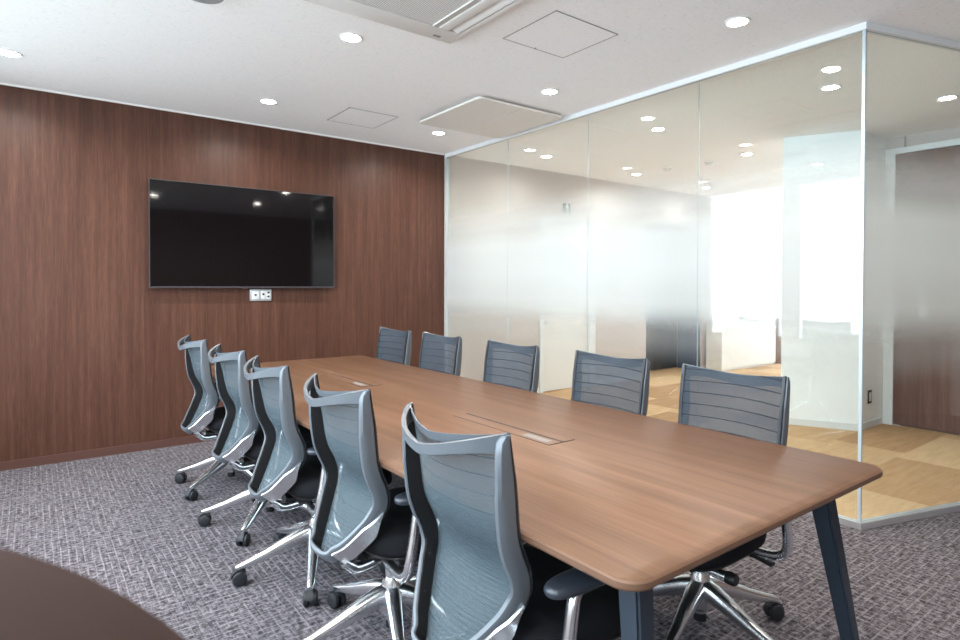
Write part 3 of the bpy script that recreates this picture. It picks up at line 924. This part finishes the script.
        br.build('back_bracket', M['chrome'], root, True, 40)
    # armrests
    for s in (1, -1):
        pts = [(-.03, s * .273, .588), (-.056, s * .275, .578), (-.066, s * .276, .55), (-.078, s * .276, .47), (-.090, s * .275, .40), (-.093, s * .265, .362), (-.092, s * .235, .340), (-.086, s * .18, .333), (-.072, s * .10, .335), (-.05, s * .05, .342)]
        sec_ = [(.013, .010), (.014, .012), (.0145, .014), (.0145, .015), (.0150, .016), (.0160, .016), (.0165, .015), (.0165, .014), (.0165, .014), (.0165, .014)]
        n_ = 36
        P_ = [crom(pts, (len(pts) - 1) * q / n_) for q in range(n_ + 1)]
        S_ = [crom(sec_, (len(sec_) - 1) * q / n_) for q in range(n_ + 1)]
        ar = MB().tube(P_, S_, (1, 0, 0), 12).build('armrest', M['chrome'], root)
        pd = MB()
        def pr(sc, z):
            ring = []
            for k in range(36):
                a = 2 * PI * k / 36
                ca, sa = math.cos(a), math.sin(a)
                ring.append(Vector((-.018 + (.125 - (1 - sc) * .04) * math.copysign(abs(ca) ** .75, ca), s * .275 + (.040 - (1 - sc) * .04) * math.copysign(abs(sa) ** .75, sa), z)))
            return ring
        pd.rings([pr(.70, .596), pr(.93, .598), pr(1.0, .604), pr(1.0, .610), pr(.93, .6165), pr(.75, .619), pr(.4, .6195)])
        pd.build('arm_pad', M['arm_pad'], ar, True, 60)
    return root

chair = build_chair()
LEFT = [  # x, y, turn, base turn, label
    (-2.452, -4.011, 0, 40, 'grey mesh office chair nearest the camera, on the window side of the table'),
    (-2.450, -3.324, 0.7, 175, 'grey mesh office chair on the window side, second from the near table end'),
    (-2.460, -2.639, -.9, 172, 'grey mesh office chair on the window side, middle of the five'),
    (-2.452, -1.957, 2.0, 158, 'grey mesh office chair on the window side, second from the walnut wall'),
    (-2.462, -1.205, 1.0, 142, 'grey mesh office chair on the window side, closest to the walnut wall')]
RIGHT = [
    (-1.518, -3.966, 180.2, -22, 'grey mesh office chair on the glass side, at the near end of the table'),
    (-1.486, -3.330, 180.8, 10, 'grey mesh office chair on the glass side, second from the near table end'),
    (-1.499, -2.615, 180.5, 30, 'grey mesh office chair on the glass side, middle of the five'),
    (-1.504, -1.89, 180.8, 20, 'grey mesh office chair on the glass side, second from the walnut wall'),
    (-1.506, -1.255, 180.5, 0, 'grey mesh office chair on the glass side, closest to the walnut wall')]
for i, (x, y, rz, bz, lb) in enumerate(LEFT + RIGHT):
    o = chair if i == 0 else copy_tree(chair)
    o.location = (x, y, 0); o.rotation_euler = (0, 0, math.radians(rz))
    tag(o, lb, 'chair', 'office chairs along the window side of the table' if i < 5 else 'office chairs along the glass side of the table')
    k = 0
    for ch in o.children:
        if ch.name.startswith('base_leg'):
            ch.rotation_euler = (0, 0, math.radians(bz - rz) + 2 * PI * k / 5)
            k += 1

# ------------------------------------------------------------------ brown chair in the foreground
bc = empty('leather_armchair', (-3.624, -4.797, 0), -.558); tag(bc, 'dark brown leather chair back, blurred in the bottom left foreground', 'chair')
bk = MB()
rr = rounded_rect(-.285, .50, .285, 1.151, .216, 16)
def brr(y, ins):
    return [Vector((x * (1 - ins / .285), y, .5 + (z - .5) * (1 - ins / .6))) for x, z in rr]
bk.rings([brr(-.035, .03), brr(-.045, .01), brr(-.03, 0), brr(.03, 0), brr(.045, .01), brr(.035, .03)])
bk.build('backrest', M['leather'], bc, True, 60)
MB().box((0, -.24, .43), (.54, .50, .11), .04, 4).build('seat', M['leather'], bc)
for sx in (-1, 1):
    MB().tube([(sx * .25, -.02, .40), (sx * .25, -.01, .55)], (.02, .015)).build('back_post', M['black_plastic'], bc)
    for yy in (-.44, -.04):
        MB().tube([(sx * .24, yy, .0), (sx * .23, yy, .39)], (.017, .017)).build('leg', M['black_plastic'], bc)

# ------------------------------------------------------------------ sky light, camera
wd_ = bpy.data.worlds.new('sky'); scene.world = wd_
wd_.use_nodes = True
SKY, GROUND = (6.1, 6.9, 7.9), (1.9, 2.1, 2.2)
nt = wd_.node_tree
bg = nt.nodes['Background']
tc = nt.nodes.new('ShaderNodeTexCoord')
sx = nt.nodes.new('ShaderNodeSeparateXYZ')
mr = nt.nodes.new('ShaderNodeMapRange')
mr.inputs['From Min'].default_value = -.42; mr.inputs['From Max'].default_value = -.10
mx = nt.nodes.new('ShaderNodeMix'); mx.data_type = 'RGBA'
mx.inputs[6].default_value = GROUND + (1,); mx.inputs[7].default_value = SKY + (1,)
nt.links.new(tc.outputs['Generated'], sx.inputs[0]); nt.links.new(sx.outputs[2], mr.inputs[0])
nt.links.new(mr.outputs[0], mx.inputs[0]); nt.links.new(mx.outputs[2], bg.inputs[0])
bg.inputs[1].default_value = 1.0

cam = bpy.data.cameras.new('camera')
co = bpy.data.objects.new('camera', cam); COL.objects.link(co)
r_ = Vector((0.79868226, -0.60174788, 0.00247705)); u_ = Vector((0.00592696, 0.01198274, 0.99991064)); w_ = Vector((0.60172379, 0.79859621, -0.01313694))
mw = Matrix(((r_.x, u_.x, -w_.x, -3.487), (r_.y, u_.y, -w_.y, -5.224), (r_.z, u_.z, -w_.z, 1.276), (0, 0, 0, 1)))
co.matrix_world = mw
cam.sensor_width = 36; cam.lens = 596.1 / 960 * 36
cam.shift_y = -26.5 / 960
cam.clip_start = .02; cam.clip_end = 100
cam.dof.use_dof = True; cam.dof.focus_distance = 2.4; cam.dof.aperture_fstop = 5.6
scene.camera = co
scene.view_settings.view_transform = 'Standard'
scene.view_settings.look = 'None'
scene.view_settings.gamma = 1.0
scene.view_settings.use_curve_mapping = False
scene.view_settings.exposure = 0.80
scene.cycles.max_bounces = 10
scene.cycles.transparent_max_bounces = 24
scene.cycles.diffuse_bounces = 6
scene.cycles.glossy_bounces = 5
